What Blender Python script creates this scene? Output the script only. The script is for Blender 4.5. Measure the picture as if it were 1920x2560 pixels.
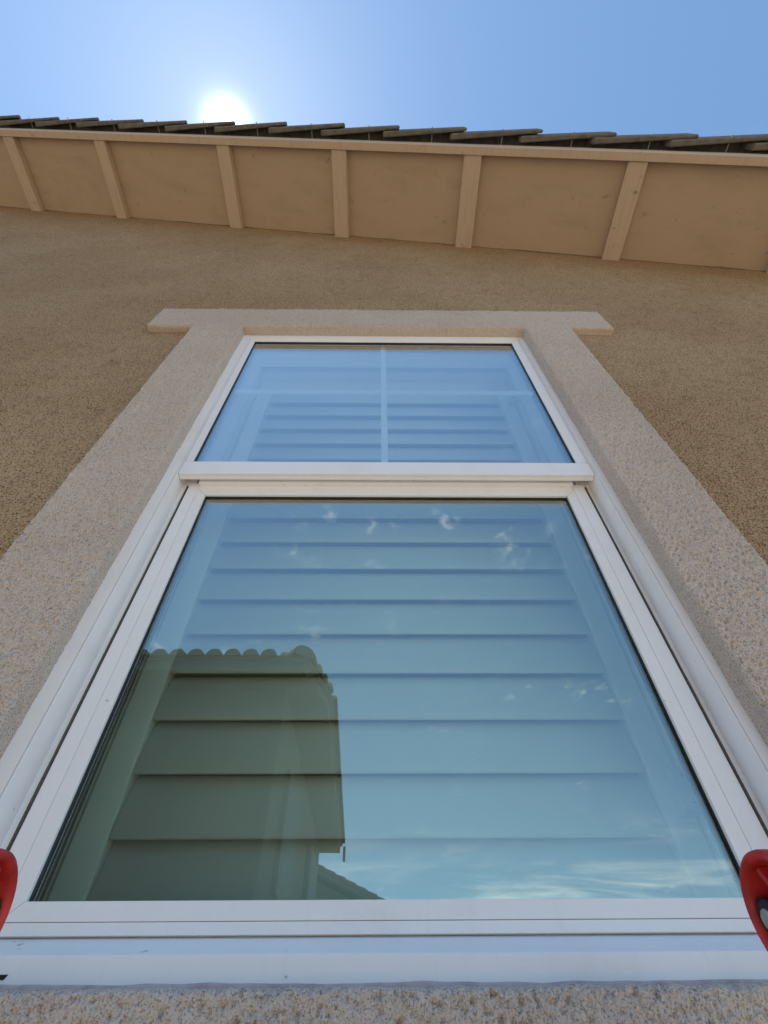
import bpy, bmesh, math, random
from mathutils import Vector, Matrix, noise

random.seed(4)
scene = bpy.context.scene
for o in list(bpy.data.objects):
    bpy.data.objects.remove(o)
C = scene.collection
CZ = 0.9                                   # eye height of the camera above the ground

# ------------------------------------------------------------------ camera
cam = bpy.data.cameras.new('camera')
cam.sensor_fit = 'HORIZONTAL'
cam.sensor_width = 36.0
cam.lens = 36.0 * 1224.6 / 1920.0
cam.clip_start = 0.01
cam.clip_end = 2000.0
camo = bpy.data.objects.new('camera', cam)
C.objects.link(camo)
p, yw, rl = math.radians(49.82), math.radians(0.98), math.radians(-0.567)
fw = Vector((math.sin(yw) * math.cos(p), math.cos(yw) * math.cos(p), math.sin(p)))
rt = Vector((math.cos(yw), -math.sin(yw), 0))
up = rt.cross(fw)
rt2 = rt * math.cos(rl) + up * math.sin(rl)
up2 = -rt * math.sin(rl) + up * math.cos(rl)
M = Matrix((rt2, up2, -fw)).transposed().to_4x4()
M.translation = Vector((0, 0, CZ))
camo.matrix_world = M
scene.camera = camo

# ------------------------------------------------------------------ sky and sun
SUN = Vector((-0.2377, 0.0341, 0.9707)).normalized()
EL = math.asin(SUN.z)
ROT = math.atan2(SUN.x, SUN.y)
world = bpy.data.worlds.new('World')
scene.world = world
world.use_nodes = True
nt = world.node_tree
nt.nodes.clear()


def N(t, kind, **kw):
    n = t.nodes.new(kind)
    for k, v in kw.items():
        if k.startswith('i_'):
            n.inputs[int(k[2:])].default_value = v
        else:
            setattr(n, k, v)
    return n


def mathn(t, op, a=None, b=None, c=None, clamp=False):
    n = t.nodes.new('ShaderNodeMath')
    n.operation = op
    n.use_clamp = clamp
    for i, v in enumerate((a, b, c)):
        if v is None:
            continue
        if isinstance(v, (int, float)):
            n.inputs[i].default_value = v
        else:
            t.links.new(v, n.inputs[i])
    return n.outputs[0]


def maprange(t, v, a, b, c=0.0, d=1.0, smooth=True):
    n = t.nodes.new('ShaderNodeMapRange')
    n.interpolation_type = 'SMOOTHSTEP' if smooth else 'LINEAR'
    t.links.new(v, n.inputs[0])
    for i, q in zip((1, 2, 3, 4), (a, b, c, d)):
        n.inputs[i].default_value = q
    return n.outputs[0]


SKY = 0.15
sky = N(nt, 'ShaderNodeTexSky', sky_type='NISHITA', sun_disc=False, sun_elevation=EL, sun_rotation=ROT,
        altitude=300.0, air_density=1.0, dust_density=0.15, ozone_density=1.0)
tc = N(nt, 'ShaderNodeTexCoord')
nrm = N(nt, 'ShaderNodeVectorMath', operation='NORMALIZE')
nt.links.new(tc.outputs['Generated'], nrm.inputs[0])
sep = N(nt, 'ShaderNodeSeparateXYZ')
nt.links.new(nrm.outputs[0], sep.inputs[0])
# cloud layer: the view direction cut with a high flat sheet
den = mathn(nt, 'ADD', mathn(nt, 'MAXIMUM', sep.outputs[2], 0.0), 0.10)
cxy = N(nt, 'ShaderNodeCombineXYZ')
nt.links.new(mathn(nt, 'DIVIDE', sep.outputs[0], den), cxy.inputs[0])
nt.links.new(mathn(nt, 'DIVIDE', sep.outputs[1], den), cxy.inputs[1])
cxy.inputs[2].default_value = 3.7


def wnoise(scale, detail, rough, off, stretch=None, dist=0.0):
    mp = N(nt, 'ShaderNodeMapping')
    mp.inputs['Location'].default_value = off
    if stretch:
        mp.inputs['Scale'].default_value = stretch
    nt.links.new(cxy.outputs[0], mp.inputs[0])
    n = N(nt, 'ShaderNodeTexNoise')
    n.inputs['Scale'].default_value = scale
    n.inputs['Detail'].default_value = detail
    n.inputs['Roughness'].default_value = rough
    n.inputs['Distortion'].default_value = dist
    nt.links.new(mp.outputs[0], n.inputs['Vector'])
    return n.outputs[0]


puff = maprange(nt, wnoise(15.0, 7.0, 0.62, (1.3, 0.4, 0.0)), 0.57, 0.76)
cover = maprange(nt, wnoise(1.9, 2.0, 0.5, (4.6, 2.1, 0.0)), 0.46, 0.60)
puffs = mathn(nt, 'MULTIPLY', puff, mathn(nt, 'MULTIPLY', cover, maprange(nt, sep.outputs[2], 0.88, 0.76, 0.0, 1.0)))
cirrus = maprange(nt, wnoise(1.5, 8.0, 0.66, (0.2, 5.3, 0.0), (0.8, 1.7, 1.0), 0.7), 0.46, 0.76)
low = maprange(nt, sep.outputs[2], 0.32, 0.16)
cirr = mathn(nt, 'MULTIPLY', cirrus, low)
cl = mathn(nt, 'ADD', mathn(nt, 'MULTIPLY', puffs, 0.27), mathn(nt, 'MULTIPLY', cirr, 0.7), clamp=True)
mixc = N(nt, 'ShaderNodeMix', data_type='RGBA')
mixc.inputs['B'].default_value = (11.5, 11.6, 11.2, 1)
nt.links.new(cl, mixc.inputs['Factor'])
hue = N(nt, 'ShaderNodeVectorMath', operation='MULTIPLY')
hue.inputs[1].default_value = (1.05, 1.19, 1.17)
nt.links.new(sky.outputs[0], hue.inputs[0])
nt.links.new(hue.outputs[0], mixc.inputs['A'])
# the sun itself and its aureole, as a function of the angle from the sun
dot = N(nt, 'ShaderNodeVectorMath', operation='DOT_PRODUCT')
nt.links.new(nrm.outputs[0], dot.inputs[0])
dot.inputs[1].default_value = SUN
ang = mathn(nt, 'MULTIPLY', mathn(nt, 'ARCCOSINE', mathn(nt, 'MINIMUM', dot.outputs['Value'], 0.9999999)), 57.29578)
g1 = mathn(nt, 'MULTIPLY', mathn(nt, 'EXPONENT', mathn(nt, 'MULTIPLY', ang, -1 / 0.60)), 58.0)
g2 = mathn(nt, 'MULTIPLY', mathn(nt, 'EXPONENT', mathn(nt, 'MULTIPLY', ang, -1 / 7.0)), 0.65)
glow = mathn(nt, 'ADD', g1, g2)
gcol = N(nt, 'ShaderNodeMix', data_type='RGBA', blend_type='ADD')
gcol.inputs['Factor'].default_value = 1.0
gv = N(nt, 'ShaderNodeVectorMath', operation='SCALE')
gv.inputs[0].default_value = (1.0, 0.96, 0.88)
nt.links.new(glow, gv.inputs['Scale'])
nt.links.new(mixc.outputs['Result'], gcol.inputs['A'])
nt.links.new(gv.outputs[0], gcol.inputs['B'])
bg = N(nt, 'ShaderNodeBackground')
bg.inputs['Strength'].default_value = SKY
nt.links.new(gcol.outputs['Result'], bg.inputs['Color'])
wo = N(nt, 'ShaderNodeOutputWorld')
nt.links.new(bg.outputs[0], wo.inputs['Surface'])

sl = bpy.data.lights.new('sun', 'SUN')
sl.energy = 3.9
sl.angle = math.radians(0.53)
sl.color = (1.0, 0.955, 0.88)
so = bpy.data.objects.new('sun', sl)
so.rotation_euler = SUN.to_track_quat('Z', 'Y').to_euler()
so.location = SUN * 30
C.objects.link(so)

scene.view_settings.view_transform = 'Standard'
scene.view_settings.look = 'None'
scene.view_settings.gamma = 1.0
scene.view_settings.use_curve_mapping = False
scene.view_settings.exposure = 0.35
scene.render.engine = 'CYCLES'
scene.cycles.use_denoising = True
scene.cycles.max_bounces = 10
scene.cycles.diffuse_bounces = 6
scene.cycles.glossy_bounces = 5
scene.cycles.transparent_max_bounces = 16
scene.cycles.sample_clamp_indirect = 8.0


# ------------------------------------------------------------------ materials
def newmat(name):
    m = bpy.data.materials.new(name)
    m.use_nodes = True
    t = m.node_tree
    t.nodes.clear()
    out = N(t, 'ShaderNodeOutputMaterial')
    b = N(t, 'ShaderNodeBsdfPrincipled')
    t.links.new(b.outputs[0], out.inputs[0])
    return m, t, b


def tnoise(t, scale, detail=3.0, rough=0.55, vec=None, dist=0.0):
    n = N(t, 'ShaderNodeTexNoise')
    n.inputs['Scale'].default_value = scale
    n.inputs['Detail'].default_value = detail
    n.inputs['Roughness'].default_value = rough
    n.inputs['Distortion'].default_value = dist
    if vec is not None:
        t.links.new(vec, n.inputs['Vector'])
    return n.outputs[0]


def pos(t, scale=None, off=None):
    g = N(t, 'ShaderNodeNewGeometry')
    if scale is None and off is None:
        return g.outputs['Position']
    mp = N(t, 'ShaderNodeMapping')
    if scale:
        mp.inputs['Scale'].default_value = scale
    if off:
        mp.inputs['Location'].default_value = off
    t.links.new(g.outputs['Position'], mp.inputs[0])
    return mp.outputs[0]


def lerp(t, fac, a, b):
    m = N(t, 'ShaderNodeMix', data_type='RGBA')
    if isinstance(fac, float):
        m.inputs['Factor'].default_value = fac
    else:
        t.links.new(fac, m.inputs['Factor'])
    for k, v in (('A', a), ('B', b)):
        if isinstance(v, tuple):
            m.inputs[k].default_value = (*v, 1)
        else:
            t.links.new(v, m.inputs[k])
    return m.outputs['Result']


def bump(t, b, h, strength, dist):
    n = N(t, 'ShaderNodeBump')
    n.inputs['Strength'].default_value = strength
    n.inputs['Distance'].default_value = dist
    t.links.new(h, n.inputs['Height'])
    t.links.new(n.outputs[0], b.inputs['Normal'])


def stucco(name, dark, mid, light, grain=1.0, depth=0.004, spk=0.6, blot=0.35):
    m, t, b = newmat(name)
    v = pos(t)
    big = tnoise(t, 2.6, 4, 0.6, v)
    med = tnoise(t, 28.0, 3, 0.6, v)
    fine = tnoise(t, 270.0 * grain, 2, 0.65, v)
    vor = N(t, 'ShaderNodeTexVoronoi', feature='SMOOTH_F1')
    vor.inputs['Scale'].default_value = 250.0 * grain
    vor.inputs['Smoothness'].default_value = 0.35
    t.links.new(v, vor.inputs['Vector'])
    speck = tnoise(t, 370.0 * grain, 1, 0.5, pos(t, off=(7.1, 3.3, 9.2)))
    c = lerp(t, maprange(t, big, 0.32, 0.70), mid, light)
    c = lerp(t, maprange(t, med, 0.50, 0.78, 0.0, blot), c, dark)
    c = lerp(t, maprange(t, speck, 0.52, 0.68, 0.0, spk), c, dark)
    c = lerp(t, maprange(t, speck, 0.46, 0.32, 0.0, spk), c, light)
    t.links.new(c, b.inputs['Base Color'])
    b.inputs['Roughness'].default_value = 0.92
    b.inputs['Specular IOR Level'].default_value = 0.2
    h = mathn(t, 'ADD', mathn(t, 'MULTIPLY', fine, 0.75), mathn(t, 'MULTIPLY', vor.outputs['Distance'], -0.55))
    h = mathn(t, 'ADD', h, mathn(t, 'MULTIPLY', med, 1.2))
    bump(t, b, h, 1.0, depth)
    return m


def paint(name, col, dirt, rough=0.6, amount=0.35, grain=(6, 60, 60), spots=True, bumpd=0.0006):
    m, t, b = newmat(name)
    v = pos(t, grain)
    a = tnoise(t, 1.0, 5, 0.6, v)
    big = tnoise(t, 3.3, 5, 0.65, pos(t))
    c = lerp(t, maprange(t, a, 0.45, 0.85, 0.0, amount), col, dirt)
    c = lerp(t, maprange(t, big, 0.55, 0.80, 0.0, amount), c, dirt)
    if spots:
        s = tnoise(t, 17.0, 6, 0.75, pos(t, off=(3.1, 8.2, 1.7)))
        c = lerp(t, maprange(t, s, 0.625, 0.69, 0.0, 0.6), c, tuple(x * 0.45 for x in dirt))
    t.links.new(c, b.inputs['Base Color'])
    b.inputs['Roughness'].default_value = rough
    bump(t, b, a, 0.6, bumpd)
    return m


def vinyl(name, col, stain):
    m, t, b = newmat(name)
    v = pos(t)
    a = tnoise(t, 9.0, 6, 0.7, v)
    s = tnoise(t, 140.0, 3, 0.6, pos(t, (1, 1, 0.12)))
    k = tnoise(t, 55.0, 4, 0.6, pos(t, off=(2, 5, 1)))
    c = lerp(t, maprange(t, a, 0.46, 0.80, 0.0, 0.40), col, stain)
    c = lerp(t, maprange(t, s, 0.55, 0.80, 0.0, 0.22), c, stain)
    c = lerp(t, maprange(t, k, 0.70, 0.74, 0.0, 0.5), c, (0.22, 0.19, 0.16))
    t.links.new(c, b.inputs['Base Color'])
    t.links.new(maprange(t, a, 0.3, 0.7, 0.36, 0.52), b.inputs['Roughness'])
    bump(t, b, tnoise(t, 160.0, 2, 0.5, v), 0.10, 0.0005)
    return m


def plain(name, col, rough=0.5, metal=0.0, var=0.15, scale=30.0, bumpd=0.0):
    m, t, b = newmat(name)
    a = tnoise(t, scale, 4, 0.6, pos(t))
    c = lerp(t, maprange(t, a, 0.35, 0.75), col, tuple(x * (1 - var) for x in col))
    t.links.new(c, b.inputs['Base Color'])
    b.inputs['Roughness'].default_value = rough
    b.inputs['Metallic'].default_value = metal
    if bumpd:
        bump(t, b, a, 0.5, bumpd)
    return m


def glassmat(name, r0, power, tint):
    m = bpy.data.materials.new(name)
    m.use_nodes = True
    t = m.node_tree
    t.nodes.clear()
    out = N(t, 'ShaderNodeOutputMaterial')
    lw = N(t, 'ShaderNodeLayerWeight')
    lw.inputs['Blend'].default_value = 0.5
    f = mathn(t, 'ADD', mathn(t, 'MULTIPLY', mathn(t, 'POWER', lw.outputs['Facing'], power), 1.0 - r0), r0, clamp=True)
    tr = N(t, 'ShaderNodeBsdfTransparent')
    tr.inputs[0].default_value = (*tint, 1)
    gl = N(t, 'ShaderNodeBsdfGlossy')
    gl.inputs['Color'].default_value = (0.93, 0.98, 0.97, 1)
    gl.inputs['Roughness'].default_value = 0.0
    mx = N(t, 'ShaderNodeMixShader')
    t.links.new(f, mx.inputs[0])
    t.links.new(tr.outputs[0], mx.inputs[1])
    t.links.new(gl.outputs[0], mx.inputs[2])
    t.links.new(mx.outputs[0], out.inputs[0])
    return m


MAT = dict(
    wall=stucco('tan_stucco', (0.11, 0.062, 0.028), (0.445, 0.297, 0.166), (0.54, 0.380, 0.230), 0.78, 0.008, 0.95),
    trim=stucco('pale_stucco', (0.20, 0.162, 0.140), (0.615, 0.515, 0.440), (0.70, 0.595, 0.52), 1.4, 0.003, 0.62, 0.10),
    wood=paint('tan_painted_wood', (0.53, 0.408, 0.295), (0.37, 0.275, 0.188), 0.65, 0.55, (55, 5, 55), True, 0.001),
    soffit=paint('tan_painted_board', (0.455, 0.340, 0.235), (0.34, 0.25, 0.163), 0.7, 0.55, (3, 14, 14)),
    tile=plain('concrete_tile', (0.165, 0.148, 0.125), 0.9, 0, 0.4, 35, 0.001),
    vinyl=vinyl('white_vinyl', (0.89, 0.885, 0.895), (0.74, 0.70, 0.66)),
    caulk=plain('pinkish_caulk', (0.56, 0.45, 0.43), 0.7, 0, 0.3, 60, 0.001),
    wallcaulk=plain('ochre_caulk', (0.27, 0.18, 0.095), 0.85, 0, 0.4, 50, 0.002),
    spacer=plain('black_spacer', (0.022, 0.026, 0.022), 0.45, 0, 0.3),
    seal=plain('grey_pile_seal', (0.15, 0.125, 0.10), 0.95, 0, 0.6, 400, 0.002),
    slot=plain('dark_slot', (0.012, 0.012, 0.013), 0.8),
    muntin=plain('white_grille', (0.93, 0.93, 0.92), 0.4, 0, 0.03),
    shutter=plain('white_shutter', (0.75, 0.75, 0.735), 0.42, 0, 0.04, 8),
    drywall=plain('white_drywall', (0.74, 0.73, 0.70), 0.8, 0, 0.06, 20, 0.001),
    hinge=plain('hinge_metal', (0.66, 0.67, 0.67), 0.35, 0.3, 0.1),
    screw=plain('dark_screw', (0.12, 0.12, 0.12), 0.4, 0.6),
    nail=plain('dull_nail', (0.40, 0.40, 0.38), 0.6, 0.3),
    red=plain('red_plastic', (0.60, 0.030, 0.028), 0.5, 0, 0.40, 60, 0.0008),
    rubber=plain('black_rubber', (0.014, 0.016, 0.021), 0.5, 0, 0.3),
    alu=plain('aluminium', (0.62, 0.63, 0.64), 0.36, 0.9, 0.2, 90),
    rivet=plain('rivet_metal', (0.50, 0.54, 0.53), 0.5, 0.55, 0.35, 130, 0.001),
    ground=None,
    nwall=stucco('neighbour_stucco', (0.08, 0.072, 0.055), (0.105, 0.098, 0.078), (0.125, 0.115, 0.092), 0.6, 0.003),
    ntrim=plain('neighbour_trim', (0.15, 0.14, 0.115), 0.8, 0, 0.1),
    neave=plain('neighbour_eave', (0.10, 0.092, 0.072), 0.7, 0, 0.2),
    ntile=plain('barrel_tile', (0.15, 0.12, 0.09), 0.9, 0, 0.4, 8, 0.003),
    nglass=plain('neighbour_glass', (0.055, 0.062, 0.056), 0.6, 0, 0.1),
    room=plain('room_plaster', (0.42, 0.38, 0.33), 0.9),
    glass_low=glassmat('sash_glass', 0.20, 2.2, (0.895, 0.97, 0.92)),
    glass_up=glassmat('fixed_glass', 0.215, 2.1, (0.92, 0.98, 0.97)),
)
m, t, b = newmat('pale_gravel')
vg = N(t, 'ShaderNodeTexVoronoi')
vg.inputs['Scale'].default_value = 45.0
t.links.new(pos(t), vg.inputs['Vector'])
c = lerp(t, maprange(t, tnoise(t, 1.1, 5, 0.6, pos(t)), 0.35, 0.7), (0.62, 0.50, 0.365), (0.54, 0.43, 0.31))
c = lerp(t, maprange(t, vg.outputs['Distance'], 0.5, 0.9, 0.0, 0.5), c, (0.36, 0.285, 0.205))
t.links.new(c, b.inputs['Base Color'])
b.inputs['Roughness'].default_value = 0.95
bump(t, b, vg.outputs['Distance'], 0.8, -0.02)
MAT['ground'] = m


# ------------------------------------------------------------------ building helpers
def tag(o, label, cat, group=None):
    o['label'] = label
    o['category'] = cat
    if group:
        o['group'] = group
    return o


def thing(name, loc, label, cat, group=None):
    o = bpy.data.objects.new(name, None)
    C.objects.link(o)
    o.location = loc
    o.empty_display_size = 0.2
    return tag(o, label, cat, group)


WLOC = {}


def wloc(o):
    return WLOC.get(o.name, Vector(o.location)) if o else Vector((0, 0, 0))


def finish(name, bm, mat, parent=None, smooth=False, label=None):
    """bm holds world coordinates; the object sits at the middle of its box"""
    bmesh.ops.recalc_face_normals(bm, faces=bm.faces)
    vs = [tuple(v.co) for v in bm.verts]
    c = Vector([(min(v[i] for v in vs) + max(v[i] for v in vs)) / 2 for i in range(3)])
    bmesh.ops.translate(bm, verts=bm.verts, vec=-c)
    me = bpy.data.meshes.new(name)
    bm.to_mesh(me)
    bm.free()
    if smooth:
        for f in me.polygons:
            f.use_smooth = True
    me.materials.append(MAT[mat] if isinstance(mat, str) else mat)
    o = bpy.data.objects.new(name, me)
    C.objects.link(o)
    WLOC[o.name] = c
    if parent:
        o.parent = parent
        o.location = c - wloc(parent)
    else:
        o.location = c
    if label:
        o['label'] = label
    return o


def clone(src, parent, loc, name=None):
    o = src.copy()
    if name:
        o.name = name
    C.objects.link(o)
    WLOC[o.name] = Vector(loc)
    o.parent = parent
    o.location = Vector(loc) - wloc(parent)
    return o


def prism(pts, a0, a1, axis, bev=0.0, seg=1, offz=True):
    """closed polygon pts extruded along an axis. axis x: pts=(y,z); y: pts=(x,z); z: pts=(x,y).  z is camera-relative"""
    bm = bmesh.new()
    dz = CZ if offz else 0.0

    def mk(q, a):
        if axis == 'x':
            return (a, q[0], q[1] + dz)
        if axis == 'y':
            return (q[0], a, q[1] + dz)
        return (q[0], q[1], a + dz)
    A = [bm.verts.new(mk(q, a0)) for q in pts]
    B = [bm.verts.new(mk(q, a1)) for q in pts]
    n = len(pts)
    bm.faces.new(A)
    bm.faces.new(list(reversed(B)))
    for i in range(n):
        j = (i + 1) % n
        bm.faces.new((A[j], A[i], B[i], B[j]))
    bmesh.ops.recalc_face_normals(bm, faces=bm.faces)
    if bev:
        bmesh.ops.bevel(bm, geom=list(bm.edges), offset=bev, segments=seg, affect='EDGES', profile=0.6)
    return bm


def box(x0, x1, y0, y1, z0, z1, bev=0.0, seg=1):
    return prism([(x0, z0), (x1, z0), (x1, z1), (x0, z1)], y0, y1, 'y', bev, seg)


def cyl(a, b, r, n=12, r2=None, cap=True):
    """tapered cylinder between two world points (z camera-relative)"""
    a = Vector((a[0], a[1], a[2] + CZ))
    b = Vector((b[0], b[1], b[2] + CZ))
    d = (b - a).normalized()
    u = d.orthogonal().normalized()
    w = d.cross(u)
    bm = bmesh.new()
    r2 = r if r2 is None else r2
    A, B = [], []
    for i in range(n):
        q = 2 * math.pi * i / n
        e = u * math.cos(q) + w * math.sin(q)
        A.append(bm.verts.new(a + e * r))
        B.append(bm.verts.new(b + e * r2))
    for i in range(n):
        j = (i + 1) % n
        bm.faces.new((A[i], A[j], B[j], B[i]))
    if cap:
        bm.faces.new(list(reversed(A)))
        bm.faces.new(B)
    return bm


def hexa(v8, bev=0.0, seg=1):
    """eight corners: bottom loop of four, top loop of four (z camera-relative)"""
    bm = bmesh.new()
    v = [bm.verts.new((q[0], q[1], q[2] + CZ)) for q in v8]
    for f in ((0, 1, 2, 3), (7, 6, 5, 4), (0, 4, 5, 1), (1, 5, 6, 2), (2, 6, 7, 3), (3, 7, 4, 0)):
        bm.faces.new([v[i] for i in f])
    bmesh.ops.recalc_face_normals(bm, faces=bm.faces)
    if bev:
        bmesh.ops.bevel(bm, geom=list(bm.edges), offset=bev, segments=seg, affect='EDGES', profile=0.6)
    return bm


# ------------------------------------------------------------------ ground
bm = bmesh.new()
G = 600
bm.faces.new([bm.verts.new(q) for q in ((-G, -G, 0), (G, -G, 0), (G, G, 0), (-G, G, 0))])
gr = finish('ground', bm, 'ground')
gr['kind'] = 'structure'

# ------------------------------------------------------------------ the house
SL = 0.345                                   # rise of the rake
YW, YT, YF, YS = 0.592, 0.567, 0.600, 0.632   # wall, trim, frame and sash faces


def zs(x, k=3.035):
    """underside of the roof along the rake, falling to the right of the ridge and to the left beyond it"""
    return k - SL * x if x > XR else k - SL * (2 * XR - x)


XR, X0, X1, YB = -3.8, -10.6, 3.0, 9.0
house = thing('house', (0.0, YW, 0.0), 'tan stucco house with gable eave, concrete rake tiles and white window', 'house')

# gable wall with the window opening
hx0, hx1, hz0, hz1 = -0.463, 0.498, 0.028, 1.637
bm = bmesh.new()
dz = CZ


def V(x, y, z):
    return bm.verts.new((x, y, z + CZ))


for yy, flip in ((YW, False), (0.70, True)):
    polys = [
        [(X0, -CZ), (hx0, -CZ), (hx0, zs(hx0)), (XR, zs(XR)), (X0, zs(X0))],
        [(hx1, -CZ), (X1, -CZ), (X1, zs(X1)), (hx1, zs(hx1))],
        [(hx0, -CZ), (hx1, -CZ), (hx1, hz0), (hx0, hz0)],
        [(hx0, hz1), (hx1, hz1), (hx1, zs(hx1)), (hx0, zs(hx0))],
    ]
    for q in polys:
        bm.faces.new([V(x, yy, z) for x, z in q])
for (xa, za), (xb, zb) in zip([(hx0, hz0), (hx1, hz0), (hx1, hz1), (hx0, hz1)], [(hx1, hz0), (hx1, hz1), (hx0, hz1), (hx0, hz0)]):
    bm.faces.new([V(xa, YW, za), V(xb, YW, zb), V(xb, 0.70, zb), V(xa, 0.70, za)])
bmesh.ops.remove_doubles(bm, verts=bm.verts, dist=1e-5)
finish('gable_wall', bm, 'wall', house, label='brown sand-finish stucco gable wall')
finish('side_wall', box(X1 - 0.12, X1, 0.70, YB, -CZ, zs(X1)), 'wall', house)
finish('side_wall', box(X0, X0 + 0.12, 0.70, YB, -CZ, zs(X0)), 'wall', house)
finish('rear_wall', prism([(X0, -CZ), (X1, -CZ), (X1, zs(X1)), (XR, zs(XR)), (X0, zs(X0))], YB, YB + 0.15, 'y'), 'wall', house)
# room behind the window, so that the glass looks into a dark interior
finish('room_wall', box(-2.2, 2.2, 4.0, 4.1, -CZ, 1.9), 'room', house)
finish('room_wall', box(-2.3, -2.2, 0.701, 4.1, -CZ, 1.9), 'room', house)
finish('room_wall', box(2.2, 2.3, 0.701, 4.1, -CZ, 1.9), 'room', house)
finish('room_floor', box(-2.2, 2.2, 0.701, 4.0, -CZ + 0.004, -CZ + 0.05), 'room', house)
finish('room_ceiling', box(-2.3, 2.3, 0.701, 4.1, 1.9, 2.0), 'room', house)

# roof over it: sheathing seen from below, then the roof body
YO, YI = 0.1655, 0.1985                       # barge board faces
finish('soffit', prism([(X0 - .5, zs(X0 - .5)), (XR, zs(XR)), (X1 + .5, zs(X1 + .5)), (X1 + .5, zs(X1 + .5) + .016),
                        (XR, zs(XR) + .016), (X0 - .5, zs(X0 - .5) + .016)], YI + .0005, YW + .02, 'y'), 'soffit', house,
       label='smooth tan painted soffit boarding')
finish('roof', prism([(X0 - .5, zs(X0 - .5) + .017), (XR, zs(XR) + .017), (X1 + .5, zs(X1 + .5) + .017), (X1 + .5, zs(X1 + .5) + .20),
                      (XR, zs(XR) + .20), (X0 - .5, zs(X0 - .5) + .20)], YI + .001, YB + .4, 'y'), 'tile', house)
# barge board, in slightly wavering sections so that the long edge is not ruler straight
bm = bmesh.new()
rings = []
nseg = 60
for i in range(nseg + 1):
    x = XR + (X1 + .5 - XR) * i / nseg
    w = 0.0022 * noise.noise((x * 1.3, 4.1, 0)) + 0.0012 * noise.noise((x * 6, 1.1, 0))
    zb = zs(x, 2.990) + w
    zt = zs(x, 3.145)
    ring = []
    for (y, z) in ((YI, zb), (YO + .002, zb - .0005), (YO, zb + .002), (YO, zt), (YI, zt)):
        ring.append(bm.verts.new((x, y + w * .6, z + CZ)))
    rings.append(ring)
for a, b2 in zip(rings, rings[1:]):
    for i in range(5):
        j = (i + 1) % 5
        bm.faces.new((a[i], a[j], b2[j], b2[i]))
bm.faces.new(rings[0])
bm.faces.new(list(reversed(rings[-1])))
finish('barge_board', bm, 'wood', house)
bm = prism([(X0 - .5, zs(X0 - .5, 2.999)), (XR - .002, zs(XR - .002, 2.999)), (XR - .002, zs(XR - .002, 3.225)), (X0 - .5, zs(X0 - .5, 3.225))], YO, YI, 'y')
finish('barge_board', bm, 'wood', house)

# outlookers: short rafters carrying the overhang
for xc, ww in ((-4.75, .078), (-3.55, .078), (-2.92, .078), (-2.277, .077), (-1.622, .070), (-0.847, .072), (-0.212, .075), (0.437, .079), (1.126, .076), (1.80, .076), (2.46, .076)):
    tw = random.uniform(-.004, .004)
    v8 = []
    hh = .0375                            # set square to the slope, a hair short of the boards
    for up_n in (0, 1):
        for (sx, y) in ((-1, YW + .01), (1, YW + .01), (1, YI + .0008), (-1, YI + .0008)):
            x = xc + sx * ww / 2 + (tw if y < .4 else 0)
            z = zs(x, 2.9985)
            sg = 1 if xc > XR else -1
            v8.append((x + up_n * sg * hh * .326 * .9, y, z + up_n * hh * .945 * .9))
    finish('outlooker', hexa(v8, .0022, 2), 'wood', house)

# ochre caulk between wall and soffit, thick and thin
bm = bmesh.new()
prev = None
for i in range(301):
    x = -3.4 + 6.2 * i / 300
    h = .004 + .010 * max(0, noise.noise((x * 7, .3, 0)) + .15) + .004 * noise.noise((x * 31, 2.2, 0))
    h = max(.002, h)
    a = bm.verts.new((x, YW - .0012 - .35 * h, zs(x) - .0004 + CZ))
    b2 = bm.verts.new((x, YW - .0012, zs(x) - h + CZ))
    c2 = bm.verts.new((x, YW + .004, zs(x) - .0004 + CZ))
    if prev:
        bm.faces.new((prev[0], a, b2, prev[1]))
        bm.faces.new((prev[2], c2, a, prev[0]))
        bm.faces.new((prev[1], b2, c2, prev[2]))
    prev = (a, b2, c2)
finish('caulk_line', bm, 'wallcaulk', house, smooth=True)

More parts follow.
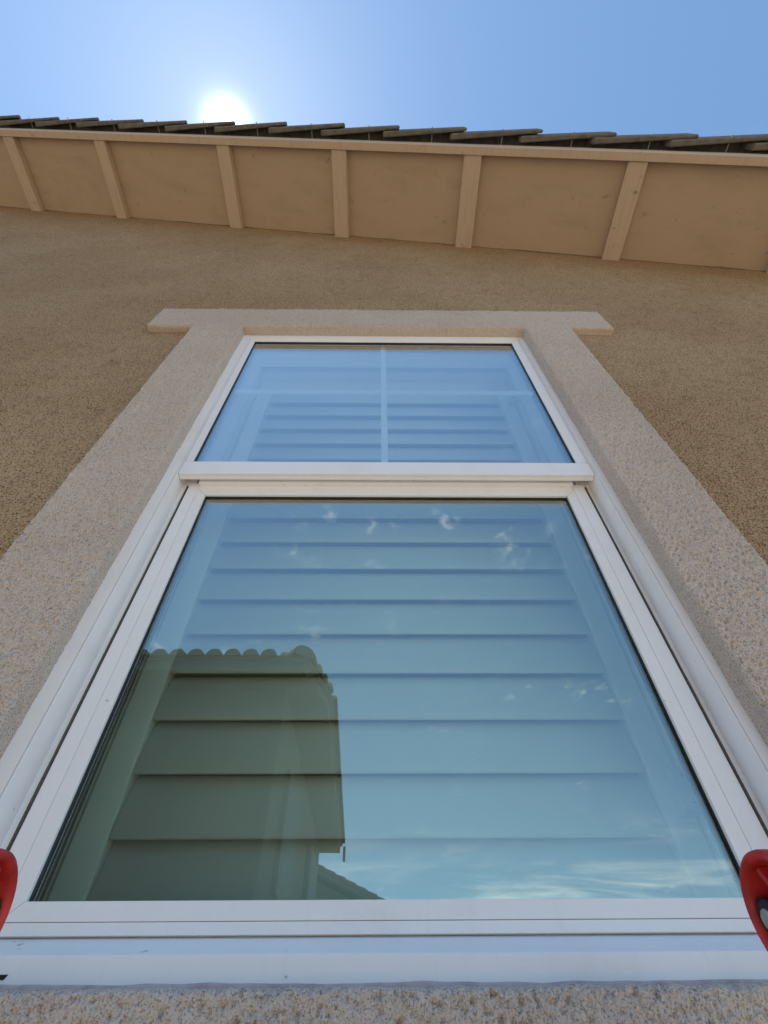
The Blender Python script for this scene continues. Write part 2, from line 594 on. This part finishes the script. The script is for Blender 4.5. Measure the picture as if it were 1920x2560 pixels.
# rake tiles: each hangs over the barge board, its lower end lapping outside the next one
TL = [-3.32, -3.01, -2.712, -2.4067, -2.1181, -1.8189, -1.5278, -1.2235, -.9144, -.5969, -.3074, .0164, .3467, .6651, .9728, 1.2774, 1.5832, 1.895, 2.207, 2.519, 2.83]
for xl in TL:
    j = random.uniform(-.004, .004)
    j2 = random.uniform(-.004, .004)
    ln = .410 + random.uniform(-.008, .008)
    bm = bmesh.new()
    rows = []
    for k in range(7):
        tt = k / 6
        x = xl + ln * tt
        ti = .1545 + (.1175 - .1545) * tt + j * (1 - tt) + j2 * tt
        to = .1285 + (.1040 - .1285) * tt + j * (1 - tt) + j2 * tt
        to += .0006 * noise.noise((x * 9, xl, 3))
        z0 = zs(x, 3.118) + .024 * tt + .0015 * noise.noise((x * 12, xl, 0))
        zt = z0 + .112
        rows.append([bm.verts.new((x, y, z + CZ)) for y, z in ((ti, z0 + .004), (ti - .004, z0), (to + .005, z0), (to, z0 + .005), (to, zt), (.36, zt), (.36, zt - .022), (ti, zt - .022))])
    for a, b2 in zip(rows, rows[1:]):
        for i in range(8):
            q = (i + 1) % 8
            bm.faces.new((a[i], a[q], b2[q], b2[i]))
    for r in (rows[0], rows[-1]):
        bm.faces.new(r if r is rows[0] else list(reversed(r)))
    bmesh.ops.recalc_face_normals(bm, faces=bm.faces)
    eds = [e for e in bm.edges if len(e.link_faces) == 2 and e.calc_face_angle(0) > .9]
    bmesh.ops.bevel(bm, geom=eds, offset=.0035, segments=2, affect='EDGES')
    ti_ob = finish('rake_tile', bm, 'tile', house)
    # nail through the tile into the barge board
    xn = xl + ln * random.uniform(.56, .62)
    zn = zs(xn, 3.150)
    yo = .1120 + j2 * .6
    bm = cyl((xn, yo - .004, zn), (xn, YO + .002, zn + .004), .0018, 8)
    nb = cyl((xn, yo - .0065, zn), (xn, yo - .003, zn), .0032, 10)
    tmp = bpy.data.meshes.new('tmp')
    nb.to_mesh(tmp)
    nb.free()
    bm.from_mesh(tmp)
    bpy.data.meshes.remove(tmp)
    finish('nail', bm, 'nail', ti_ob)

# stucco surround: one coat over head, jambs and sill, with soft edges and a wavering outline
RECT = [(-.755, .771, 1.611, 1.774), (-.607, -.4445, -.10, 1.611), (.4745, .629, -.10, 1.611), (-.4445, .4745, -.10, .0575)]
STEP = .0021


def axis_lines(brks):
    out = []
    for a, b2 in zip(brks, brks[1:]):
        n = max(1, round((b2 - a) / STEP))
        out += [a + (b2 - a) * i / n for i in range(n)]
    return out + [brks[-1]]


xb = sorted({r[i] for r in RECT for i in (0, 1)})
zb_ = sorted({r[i] for r in RECT for i in (2, 3)})
XS, ZS = axis_lines(xb), axis_lines(zb_)


def inside(x, z):
    return any(r[0] < x < r[1] and r[2] < z < r[3] for r in RECT)


cells = {(i, k) for i in range(len(XS) - 1) for k in range(len(ZS) - 1) if inside((XS[i] + XS[i + 1]) / 2, (ZS[k] + ZS[k + 1]) / 2)}
edge_v = set()
side = []
for (i, k) in cells:
    for (di, dk, a, b2) in ((-1, 0, (i, k + 1), (i, k)), (1, 0, (i + 1, k), (i + 1, k + 1)), (0, -1, (i, k), (i + 1, k)), (0, 1, (i + 1, k + 1), (i, k + 1))):
        if (i + di, k + dk) not in cells:
            side.append((a, b2))
            edge_v.update((a, b2))
near = set()
for (a, b2) in edge_v:
    for di in (-1, 0, 1):
        for dk in (-1, 0, 1):
            near.add((a + di, b2 + dk))
EW = max(2, round(.007 / STEP))
dist = {q: 0 for q in edge_v}
fr_ = list(edge_v)
for d in range(1, EW + 1):
    nx = []
    for (i, k) in fr_:
        for q in ((i + 1, k), (i - 1, k), (i, k + 1), (i, k - 1)):
            if q not in dist:
                dist[q] = d
                nx.append(q)
    fr_ = nx
verts, faces = [], []
vf, vm, vb = {}, {}, {}
nz = noise.noise


def grit(x, z):
    a = nz((x * 118, z * 118, 4.0))
    b_ = nz((x * 235, z * 235, 8.0))
    pit = max(0.0, nz((x * 225, z * 205, 12.0)) - .10)
    return .0013 * a + .0015 * b_ + .0016 * nz((x * 45, z * 45, 2.0)) - .0085 * pit


def jit(x, z, s):
    return (s * (nz((x * 24, z * 24, 1.7)) + .8 * nz((x * 120, z * 120, 5.1))), s * (nz((x * 24, z * 24, 9.3)) + .8 * nz((x * 120, z * 120, 2.9))))


def front(i, k):
    if (i, k) not in vf:
        x, z = XS[i], ZS[k]
        y = YT + .0013 * nz((x * 9, z * 9, 0)) - grit(x, z)
        d = dist.get((i, k))
        jx = jz = 0.0
        if d is not None:
            f = 1 - d / EW
            y += .0062 * (1 - math.sqrt(max(0.0, 1 - f * f)))
            jx, jz = jit(x, z, .0015 * f)
        vf[(i, k)] = len(verts)
        verts.append((x + jx, y, z + jz + CZ))
    return vf[(i, k)]


def ring2(store, i, k, y):
    if (i, k) not in store:
        x, z = XS[i], ZS[k]
        jx, jz = jit(x, z + y * 3, .0017)
        store[(i, k)] = len(verts)
        verts.append((x + jx, y, z + jz + CZ))
    return store[(i, k)]


for (i, k) in sorted(cells):
    faces.append((front(i, k), front(i + 1, k), front(i + 1, k + 1), front(i, k + 1)))
inner = lambda q: -.46 < XS[q[0]] < .49 and .05 < ZS[q[1]] < 1.62
layers = [{} for _ in range(5)]
for a, b2 in side:
    yb = .601 if (inner(a) and inner(b2)) else YW + .002
    y0_ = YT + .0062
    pa, pb = front(*a), front(*b2)
    for li in range(5):
        yy = y0_ + (yb - y0_) * (li + 1) / 5
        na, nb_ = ring2(layers[li], *a, yy), ring2(layers[li], *b2, yy)
        faces.append((pa, pb, nb_, na))
        pa, pb = na, nb_
bm = bmesh.new()
me = bpy.data.meshes.new('tmp')
me.from_pydata(verts, [], faces)
bm.from_mesh(me)
bpy.data.meshes.remove(me)
finish('window_surround', bm, 'trim', house, smooth=True, label='pale pinkish stucco trim framing the window')

# ------------------------------------------------------------------ the window (part of the house)
window = bpy.data.objects.new('window', None)
C.objects.link(window)
window.parent = house
window.location = Vector((.017, .64, CZ + .06)) - wloc(house)
WLOC['window'] = Vector((.017, .64, CZ + .06))
window['label'] = 'white vinyl window with gridded fixed pane above a sliding sash'


def wpart(name, bm, mat='vinyl', **k):
    return finish(name, bm, mat, window, **k)


LX, RX = -.4192, .4558
wpart('frame_jamb', prism([(-.462, .600), (-.4226, .600), (-.4224, .6032), (-.4206, .6032), (-.4204, .5994), (-.4192, .5994), (-.4188, .6003), (-.4176, .6200), (-.4170, .636), (-.392, .636), (-.392, .690), (-.462, .690)], .032, 1.634, 'z'))
wpart('frame_jamb', prism([(.497, .600), (.4592, .600), (.4590, .6032), (.4572, .6032), (.4570, .5994), (.4558, .5994), (.4554, .6003), (.4542, .6200), (.4536, .636), (.428, .636), (.428, .690), (.497, .690)], .032, 1.634, 'z'))
wpart('frame_head', prism([(.6006, 1.632), (.6006, 1.588), (.636, 1.588), (.636, 1.5625), (.688, 1.5625), (.688, 1.632)], LX + .0004, RX - .0004, 'x', .0010, 2))
wpart('frame_sill', prism([(.686, .034), (.686, .112), (.640, .1005), (.632, .0978), (.606, .0850), (.6008, .0825), (.6004, .0790), (.6004, .034)], LX - .035, RX + .035, 'x', .0006, 1))
wpart('meeting_rail', prism([(.600, .8775), (.600, .8334), (.609, .8334), (.6102, .8318), (.6148, .8318), (.6155, .850), (.6225, .850), (.6225, .862), (.658, .862),
                             (.658, .893), (.6245, .893), (.6245, .873), (.6070, .873), (.6070, .8790)], LX + .0022, RX - .0022, 'x', .0005, 1))


def mitred(name, x0, x1, z0, z1, w, y0, y1, mat='vinyl', wb=None, gap=.0004):
    """four mitred strips lying inside the rectangle, each its own part"""
    wb = w if wb is None else wb
    quads = [
        [(x0, z0 + gap), (x0 + w, z0 + wb + gap), (x0 + w, z1 - w - gap), (x0, z1 - gap)],
        [(x1, z0 + gap), (x1, z1 - gap), (x1 - w, z1 - w - gap), (x1 - w, z0 + wb + gap)],
        [(x0 + gap, z0), (x1 - gap, z0), (x1 - w - gap, z0 + wb), (x0 + w + gap, z0 + wb)],
        [(x0 + gap, z1), (x0 + w + gap, z1 - w), (x1 - w - gap, z1 - w), (x1 - gap, z1)],
    ]
    for q in quads:
        wpart(name, prism(q, y0, y1, 'y', .0005, 1), mat)


# upper fixed light
for q, d in (([(-.4172, .8815), (-.4002, .8805), (-.4002, 1.5640), (-.4172, 1.5872)], 0),
             ([(.4538, .8815), (.4538, 1.5872), (.4297, 1.5640), (.4297, .8805)], 0),
             ([(-.4166, 1.5876), (-.3998, 1.5645), (.4293, 1.5645), (.4532, 1.5876)], 0)):
    wpart('glazing_bead', prism(q, .6012, .6072, 'y', .0005, 1))
wpart('fixed_pane', box(-.412, .4475, .6078, .6114, .8745, 1.580), 'glass_up')
for a in ((-.410, -.3945, .8745, 1.578), (.4235, .4455, .8745, 1.578), (-.3940, .4230, 1.5560, 1.578), (-.3940, .4230, .8745, .8790)):
    wpart('spacer', box(a[0], a[1], .6118, .6235, a[2], a[3]), 'spacer')
wpart('muntin', box(.0054, .0208, .6145, .6185, .8795, 1.5555, .0006), 'muntin')
wpart('muntin', box(-.3940, .0051, .6146, .6184, 1.2290, 1.2490, .0006), 'muntin')
wpart('muntin', box(.0211, .4230, .6146, .6184, 1.2290, 1.2490, .0006), 'muntin')

# lower sash
wpart('sash_stile', box(-.4022, -.3802, YS, .660, .1006, .8420, .0009, 2))
wpart('sash_stile', box(.4148, .4398, YS, .660, .1006, .8420, .0009, 2))
wpart('sash_rail', box(-.3799, .4145, YS, .660, .1010, .1113, .0008, 2))
wpart('sash_rail', prism([(.6229, .8475), (.6229, .8335), (.6240, .8325), (.6340, .8325), (.6340, .8222), (.660, .8222), (.660, .8475)], -.3799, .4145, 'x', .0006, 1))
mitred('sash_bead', -.3796, .4142, .1118, .8217, .0192, .6316, .6398, wb=.0165)
wpart('sash_pane', box(-.3720, .4070, .6404, .6440, .1160, .8170), 'glass_low')
for a in ((-.3715, -.3560, .1165, .8165), (.3920, .4065, .1165, .8165), (-.3555, .3915, .8030, .8165), (-.3555, .3915, .1165, .1300)):
    wpart('spacer', box(a[0], a[1], .6444, .6550, a[2], a[3]), 'spacer')
# black glazing gaskets round both panes
for (x0, x1, z0, z1, y0, y1) in ((-.3601, .3947, .1286, .8022, .6368, .6402), (-.3999, .4294, .8803, 1.5641, .6040, .6076)):
    gk = .0009
    for a in ((x0, x0 + gk, z0, z1), (x1 - gk, x1, z0, z1), (x0 + gk, x1 - gk, z1 - gk, z1)):
        wpart('gasket', box(a[0], a[1], y0, y1, a[2], a[3]), 'spacer')
# fuzzy pile seals in the sash channel
for x in (-.4046, .4420):
    bm = bmesh.new()
    pr = None
    for i in range(241):
        z = .104 + .728 * i / 240
        w = .0013 + .0005 * noise.noise((z * 40, x, 0)) + .0004 * noise.noise((z * 170, x, 2))
        r = [bm.verts.new((x + s * w, y, z + CZ)) for s, y in ((-1, .6358), (-.6, .6300), (.6, .6300), (1, .6358))]
        if pr:
            for q in range(3):
                bm.faces.new((pr[q], pr[q + 1], r[q + 1], r[q]))
        pr = r
    wpart('pile_seal', bm, 'seal')
# weep slots in the sill face, with slanted ends
for x0, x1, s in ((-.372, -.3290, -1), (.356, .399, 1)):
    q = [(x0, .0662), (x1 - .0022 * (s < 0), .0662), (x1, .0696), (x0 + .0022 * (s > 0), .0696)]
    wpart('weep_slot', prism(q, .5996, .6030, 'y'), 'slot')
# caulk between sill and stucco, a wavering smear
bm = bmesh.new()
pr = None
for i in range(261):
    x = -.442 + .914 * i / 260
    h = .0628 + .0010 * noise.noise((x * 11, 0, 0)) + .0008 * noise.noise((x * 37, 0, 4)) + .0050 * max(0, noise.noise((x * 3.1 + 4.4, 0, 7)))
    r = [bm.verts.new((x, y, z + CZ)) for y, z in ((.5985, .050), (.5975, h - .0022), (.5990, h - .0003), (.6002, h))]
    if pr:
        for q in range(3):
            bm.faces.new((pr[q], pr[q + 1], r[q + 1], r[q]))
    pr = r
wpart('caulk_bead', bm, 'caulk', smooth=True)

# ------------------------------------------------------------------ plantation shutter behind the glass
sh = thing('plantation_shutter', (.02, .745, CZ + .02), 'closed white plantation shutter seen through the window glass', 'shutter')


def spart(name, bm, mat='shutter', parent=None, **k):
    return finish(name, bm, mat, parent or sh, **k)


for a in ((-.500, -.3960, .012, 1.700), (.4300, .530, .012, 1.700)):
    spart('mounting_frame', box(a[0], a[1], .7030, .7650, a[2], a[3], .003, 2))
spart('mounting_frame', box(-.3955, .4295, .7035, .7645, 1.552, 1.700, .003, 2))
spart('mounting_frame', box(-.3955, .4295, .7035, .7645, .012, .090, .003, 2))
spart('stile', box(-.3920, -.3470, .7300, .7590, .094, 1.548, .0028, 2))
spart('stile', box(.3845, .4262, .7300, .7590, .094, 1.548, .0028, 2))
spart('rail', box(-.3466, .3841, .7305, .7585, 1.474, 1.5475, .002, 2))
spart('rail', box(-.3466, .3841, .7305, .7585, .0945, .1270, .002, 2))
# louvre: flat ellipse in section, tipped with its lower edge towards the glass
wl, th, tilt = .0890, .0115, math.radians(14.6)
proto = None
for k in range(-1, 16):
    zl = .2122 + .0794 * k
    yc, zc = .7330 + .5 * wl * math.sin(tilt), zl + .5 * wl * math.cos(tilt)
    if proto is None:
        pts = []
        nn = 22
        for i in range(nn):
            q = 2 * math.pi * i / nn
            cu, su = math.cos(q), math.sin(q)
            u = .5 * wl * math.copysign(abs(cu) ** .55, cu)
            v = .5 * th * math.copysign(abs(su) ** .9, su)
            # u runs from the lower outer edge up and back
            pts.append((yc + u * math.sin(tilt) + v * math.cos(tilt), zc + u * math.cos(tilt) - v * math.sin(tilt)))
        bm = prism(pts, -.3448, .3823, 'x')
        proto = spart('louver', bm, smooth=True)
        pl = WLOC[proto.name].copy()
        for f in proto.data.polygons:
            f.use_smooth = len(f.vertices) == 4
    else:
        clone(proto, sh, pl + Vector((0, random.uniform(-.0004, .0004), .0794 * (k + 1) + random.uniform(-.0006, .0006))))
for zc in (.262, 1.405):
    h = spart('hinge', box(.4045, .4345, .7080, .7305, zc - .028, zc + .028, .003, 2), 'hinge')
    spart('hinge_pin', cyl((.4300, .7060, zc - .034), (.4300, .7060, zc + .034), .0036, 12), 'hinge', h, smooth=True)
    for s in (-1, 1):
        spart('screw', cyl((.4190, .7062, zc + s * .016), (.4190, .7078, zc + s * .016), .0030, 10), 'screw', h)
        spart('screw', cyl((.4400, .7020, zc + s * .040), (.4400, .7032, zc + s * .040), .0034, 10), 'screw', h)

# ------------------------------------------------------------------ the ladder whose red rail caps reach into the picture
lad = thing('stepladder', (0, .25, 0), 'aluminium stepladder with red plastic rail caps under the window', 'ladder')
S = 1.15
DU = 0.0
ca, sa = .9135, .4067


def uv(u, v):
    """along the rail / across it towards the wall -> (y, z)"""
    u += DU
    return (S * (v * ca + u * sa), S * (u * ca - v * sa))


def cap_outline(w, h, uc, vc, ulow, n=22):
    pts = [(ulow, vc + w)]
    for i in range(n + 1):
        q = math.pi * i / n
        pts.append((uc + h * math.sin(q) ** .92 if 0 < i < n else uc, vc + w * math.cos(q)))
    pts.append((ulow, vc - w))
    return pts


for sgn, dy, nm in ((1, 0.0025, 'right'), (-1, .0064, 'left')):
    vc = .2575 + dy
    DU = -.0030 if sgn > 0 else .0026
    xin, xout = sgn * .2295, sgn * .2640

    def loop(pts, x):
        return [(x, *uv(u, v)) for u, v in pts]
    outer = cap_outline(.0268, .0315, .1760, vc, .120)
    inner_ = cap_outline(.0222, .0265, .1755, vc, .120)
    bm = bmesh.new()
    # rounded rim: outer wall, crown, inner wall, recessed web
    rings = []
    for sc_w, x in ((outer, xout), (outer, xin + sgn * .004), ):
        rings.append([bm.verts.new((q[0], q[1], q[2] + CZ)) for q in loop(sc_w, x)])
    mid1 = cap_outline(.0262, .0309, .1760, vc, .120)
    mid2 = cap_outline(.0246, .0292, .1758, vc, .120)
    mid3 = cap_outline(.0230, .0273, .1756, vc, .120)
    for pts, x in ((mid1, xin + sgn * .0012), (mid2, xin), (mid3, xin + sgn * .0010), (inner_, xin + sgn * .0035), (cap_outline(.0212, .0255, .1752, vc, .120), xin + sgn * .0150)):
        rings.append([bm.verts.new((q[0], q[1], q[2] + CZ)) for q in loop(pts, x)])
    n = len(rings[0])
    for a, b2 in zip(rings, rings[1:]):
        for i in range(n):
            j = (i + 1) % n
            bm.faces.new((a[i], a[j], b2[j], b2[i]))
    bm.faces.new(rings[0])
    bm.faces.new(list(reversed(rings[-1])))
    cap = finish('rail_cap', bm, 'red', lad, smooth=True)
    me = cap.data
    me.set_sharp_from_angle(angle=math.radians(50))
    # rib inside the cap
    r0, r1 = (.2000, vc - .004), (.1250, vc - .006)
    v8 = []
    for u, v in (r0, r1):
        for dv, x in ((-.0022, xin + sgn * .0152), (.0022, xin + sgn * .0152), (.0014, xin + sgn * .0045), (-.0014, xin + sgn * .0045)):
            y, z = uv(u, v + dv)
            v8.append((x, y, z))
    finish('rib', hexa(v8), 'red', cap)
    # black rubber pad with a round end, and its rivet
    pts = []
    for i in range(13):
        q = math.pi * i / 12
        pts.append((.1875 + .0085 * math.sin(q), vc + .0132 + .0075 * math.cos(q)))
    pts = [(.122, vc + .0207)] + pts + [(.122, vc + .0057)]
    bm = bmesh.new()
    A = [bm.verts.new((x, y, z + CZ)) for x, y, z in loop(pts, xin + sgn * .0160)]
    B = [bm.verts.new((x, y, z + CZ)) for x, y, z in loop(pts, xin + sgn * .0052)]
    cu = sum(q[0] for q in pts) / len(pts)
    pts2 = [(u + (-.0012 if u > .15 else 0), v + (.0012 if v < vc + .0132 else -.0012)) for u, v in pts]
    D = [bm.verts.new((x, y, z + CZ)) for x, y, z in loop(pts2, xin + sgn * .0038)]
    for a, b2 in ((A, B), (B, D)):
        for i in range(len(pts)):
            j = (i + 1) % len(pts)
            bm.faces.new((a[i], a[j], b2[j], b2[i]))
    bm.faces.new(A)
    bm.faces.new(list(reversed(D)))
    finish('rubber_pad', bm, 'rubber', cap)
    yr, zr = uv(.1865, vc + .0130)
    bm = bmesh.new()
    prv = None
    for rr, dx in ((.0052, .0036), (.0050, .0030), (.0040, .0024), (.0018, .0021)):
        rg = [bm.verts.new((xin + sgn * dx, yr + rr * math.cos(2 * math.pi * i / 20), zr + rr * math.sin(2 * math.pi * i / 20) + CZ)) for i in range(20)]
        if prv:
            for i in range(20):
                bm.faces.new((prv[i], prv[(i + 1) % 20], rg[(i + 1) % 20], rg[i]))
        prv = rg
    bm.faces.new(prv)
    finish('rivet', bm, 'rivet', cap, smooth=True)
    # ridged black grip on the outer side of the cap
    bm = bmesh.new()
    pts = []
    for i in range(25):
        q = math.pi * (.30 + .62 * i / 24)
        rr = 1.115 if i % 2 else 1.07
        pts.append((.1760 + .0315 * rr * math.sin(q), vc + .0268 * rr * math.cos(q)))
    pts += [(.140, vc - .0262), (.165, vc + .006)]
    A = [bm.verts.new((x, y, z + CZ)) for x, y, z in loop(pts, xout + sgn * .0006)]
    B = [bm.verts.new((x, y, z + CZ)) for x, y, z in loop(pts, xout + sgn * .012)]
    for i in range(len(pts)):
        j = (i + 1) % len(pts)
        bm.faces.new((A[i], A[j], B[j], B[i]))
    bm.faces.new(A)
    bm.faces.new(list(reversed(B)))
    finish('grip_pad', bm, 'rubber', cap)
    # aluminium channel rail down to its foot
    ztop = .13
    ulow = None
    y_t, z_t = uv(.1195, vc)
    dyz = Vector((sa, ca)).normalized()
    drop = (z_t + CZ - .030) / dyz[1]
    y_b, z_b = y_t - dyz[0] * drop, -CZ + .030
    hw = .0262 * S
    v8 = []
    px, pz = ca * hw, -sa * hw
    x0_, x1_ = sorted((sgn * .2305, sgn * .2630))
    for (yy, zz) in ((y_b, z_b), (y_t, z_t)):
        for (xx, s2) in ((x0_, -1), (x1_, -1), (x1_, 1), (x0_, 1)):
            v8.append((xx, yy + s2 * px, zz + s2 * pz))
    rail = finish('rail', hexa(v8, .002, 2), 'alu', lad)
    finish('foot', box(x0_ - .004, x1_ + .004, y_b - .040, y_b + .036, -CZ + .001, -CZ + .042, .005, 2), 'rubber', rail)
    # rear leg towards the wall
    v8 = []
    for (yy, zz) in ((.515, -CZ + .002), (y_t + .010, z_t - .03)):
        for (xx, yo) in ((sgn * .2665, -.015), (sgn * .2885, -.015), (sgn * .2885, .015), (sgn * .2665, .015)):
            v8.append((xx, yy + yo, zz))
    finish('rear_leg', hexa(v8, .002, 2), 'alu', lad)
    if sgn == 1:
        steps = (y_t, z_t, dyz.copy())
for q in (.16, .42, .68):
    y_ = steps[0] - steps[2][0] * q
    z_ = steps[1] - steps[2][1] * q
    finish('step', box(-.2298, .2298, y_ - .036, y_ + .036, z_ - .012, z_ + .012, .003, 2), 'alu', lad)
finish('rear_bar', box(-.2663, .2663, .498, .510, -.74, -.715, .002), 'alu', lad)

# ------------------------------------------------------------------ neighbouring house, seen mirrored in the glass
MY = 1.281                                   # y' = MY - y mirrors the glass plane


def nbhouse():
    nh = thing('neighbour_house', (-5.5, -10, 0), 'two-storey house with barrel tile eave mirrored in the lower glass', 'house')
    ZE = 4.36
    A, B, Cc, D = (-11.5, MY - 6.66), (-1.10, MY - 6.66), (-.78, MY - 7.90), (-.96, MY - 15.7)
    E_ = (-11.5, MY - 15.7)
    plan = [A, B, Cc, D, E_]
    # hip roof
    bm = bmesh.new()
    low_ = [bm.verts.new((x, y, ZE + CZ)) for x, y in plan]
    up_ = [bm.verts.new((x, y, ZE + .05 + CZ)) for x, y in plan]
    r1 = bm.verts.new((-5.2, MY - 11.1, ZE + 1.55 + CZ))
    r2 = bm.verts.new((-7.2, MY - 11.1, ZE + 1.55 + CZ))
    bm.faces.new(low_)
    for i in range(5):
        j = (i + 1) % 5
        bm.faces.new((low_[i], low_[j], up_[j], up_[i]))
    bm.faces.new((up_[0], up_[1], r1, r2))
    bm.faces.new((up_[1], up_[2], r1))
    bm.faces.new((up_[2], up_[3], r1))
    bm.faces.new((up_[3], up_[4], r2, r1))
    bm.faces.new((up_[4], up_[0], r2))
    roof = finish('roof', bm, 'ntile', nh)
    # fascia under the tiles
    bm = bmesh.new()
    ins = [(-11.4, A[1] - .05), (B[0] - .05, B[1] - .06), (Cc[0] - .07, Cc[1] - .02), (D[0] - .06, D[1] + .05), (-11.4, D[1] + .05)]
    a = [bm.verts.new((x, y, ZE - .17 + CZ)) for x, y in ins]
    b2 = [bm.verts.new((x, y, ZE - .002 + CZ)) for x, y in ins]
    for i in range(5):
        j = (i + 1) % 5
        bm.faces.new((a[i], a[j], b2[j], b2[i]))
    bm.faces.new(a)
    finish('fascia', bm, 'neave', nh)
    # walls
    W = [(-10.9, MY - 7.28), (-1.47, MY - 7.28), (-1.55, MY - 15.35), (-10.9, MY - 15.35)]
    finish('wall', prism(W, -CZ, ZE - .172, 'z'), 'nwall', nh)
    # barrel tile ends along the eave: one half round per course
    def half_tube(r, ln, rise):
        bm = bmesh.new()
        rg = []
        for d in (0, 1):
            row = []
            for i in range(11):
                q = math.pi * i / 10
                row.append(bm.verts.new((r * math.cos(q) * (1 - .08 * d), -ln * d, r * .95 * math.sin(q) + rise * d)))
            rg.append(row)
        for i in range(10):
            bm.faces.new((rg[0][i], rg[0][i + 1], rg[1][i + 1], rg[1][i]))
        bm.faces.new(rg[0])
        me = bpy.data.meshes.new('roof_tile')
        bm.to_mesh(me)
        bm.free()
        me.materials.append(MAT['ntile'])
        return me
    tm = half_tube(.122, .55, .14)
    big = half_tube(.20, .8, .16)

    def row(P, Q, pitch, start=.0):
        P, Q = Vector(P), Vector(Q)
        d = (Q - P)
        L = d.length
        d.normalize()
        out = Vector((-d.y, d.x))            # outward side is to the left of P->Q
        n = int(L / pitch)
        for i in range(n):
            c2 = P + d * (start + pitch * (i + .5))
            o = bpy.data.objects.new('roof_tile', tm)
            C.objects.link(o)
            o.parent = roof
            w = Vector((c2.x + out.x * .07, c2.y + out.y * .07, ZE + .012 + CZ))
            o.location = w - wloc(roof)
            o.rotation_euler = (0, 0, math.atan2(out.y, out.x) - math.pi / 2)
    row(B, (-5.8, A[1]), .283)
    for o in [q for q in C.objects if q.parent is roof]:
        pass
    return nh, roof, row, plan, ZE, big


nh, nroof, nrow, plan, ZE, big = nbhouse()
# eave rows are laid with the house on the right hand, so the outer side is on the left
for o in [q for q in C.objects if q.parent is nroof]:
    bpy.data.objects.remove(o)
nrow((-5.8, plan[0][1]), (plan[1][0] - .20, plan[1][1]), .283)
nrow(plan[1], plan[2], .283)
nrow(plan[2], plan[3], .283)
o = bpy.data.objects.new('hip_tile', big)
C.objects.link(o)
o.parent = nroof
w = Vector((plan[1][0] - .04, plan[1][1] + .03, ZE + .015 + CZ))
o.location = w - wloc(nroof)
o.rotation_euler = (0, 0, math.radians(-35))
# windows and a sconce on its side wall
for (y0, y1, z0, z1) in ((MY - 9.6, MY - 8.5, 1.9, 3.3), (MY - 13.6, MY - 12.4, 1.9, 3.3), (MY - 13.6, MY - 12.2, -.6, .9)):
    fr = finish('window', box(-1.60, -1.40, y0 - .12, y1 + .12, z0 - .12, z1 + .12, .01), 'ntrim', nh)
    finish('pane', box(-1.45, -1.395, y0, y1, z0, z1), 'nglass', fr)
finish('eave_gutter', box(plan[3][0] + .02, plan[3][0] + .09, plan[3][1] - .02, plan[3][1] + .08, ZE - .36, ZE - .02, .01), 'neave', nh)

# farther house with a sloping rake, also only in the mirror image
fh = thing('distant_house', (-5.0, -24, 0), 'far house with tiled sloping roof edge low in the glass reflection', 'house')
yv = 22.0
xa, za, xb2, zb2 = -.097 * yv, .244 * yv, -.002 * yv, .203 * yv
sl2 = (za - zb2) / (xb2 - xa)
xl2, xr2 = xa - 2.2, xb2 + 1.2
zl2, zr2 = za + 2.2 * sl2, zb2 - 1.2 * sl2
xe = 2 * xl2 - xr2
finish('wall', prism([(xe + .5, -CZ), (xr2 - .5, -CZ), (xr2 - .5, zr2 - .1), (xl2, zl2 - .30), (xe + .5, zr2 - .1)], MY - yv - 8, MY - yv - .4, 'y'), 'nwall', fh)
froof = finish('roof', prism([(xe, zr2 - .16), (xl2, zl2 - .16), (xr2, zr2 - .16), (xr2, zr2), (xl2, zl2), (xe, zr2)], MY - yv - 8.4, MY - yv, 'y'), 'neave', fh)
pm = None
n = 14
for i in range(n):
    tt = (i + .5) / n
    x = xl2 + (xr2 - xl2) * tt
    z = zl2 + (zr2 - zl2) * tt
    wd = (xr2 - xl2) / n * .56
    if pm is None:
        v8 = []
        for zz, k in ((-.01, 0), (.11, 1)):
            for (sx, yy) in ((-1, MY - yv - .35), (1, MY - yv - .35), (1, MY - yv + .05), (-1, MY - yv + .05)):
                v8.append((x + sx * wd, yy, z - sx * wd * sl2 + zz + (.05 if sx > 0 else 0)))
        pm = finish('rake_tile', hexa(v8, .01), 'ntile', froof)
        p0 = WLOC[pm.name].copy()
        x_0, z_0 = x, z
    else:
        clone(pm, froof, p0 + Vector((x - x_0, 0, z - z_0)))
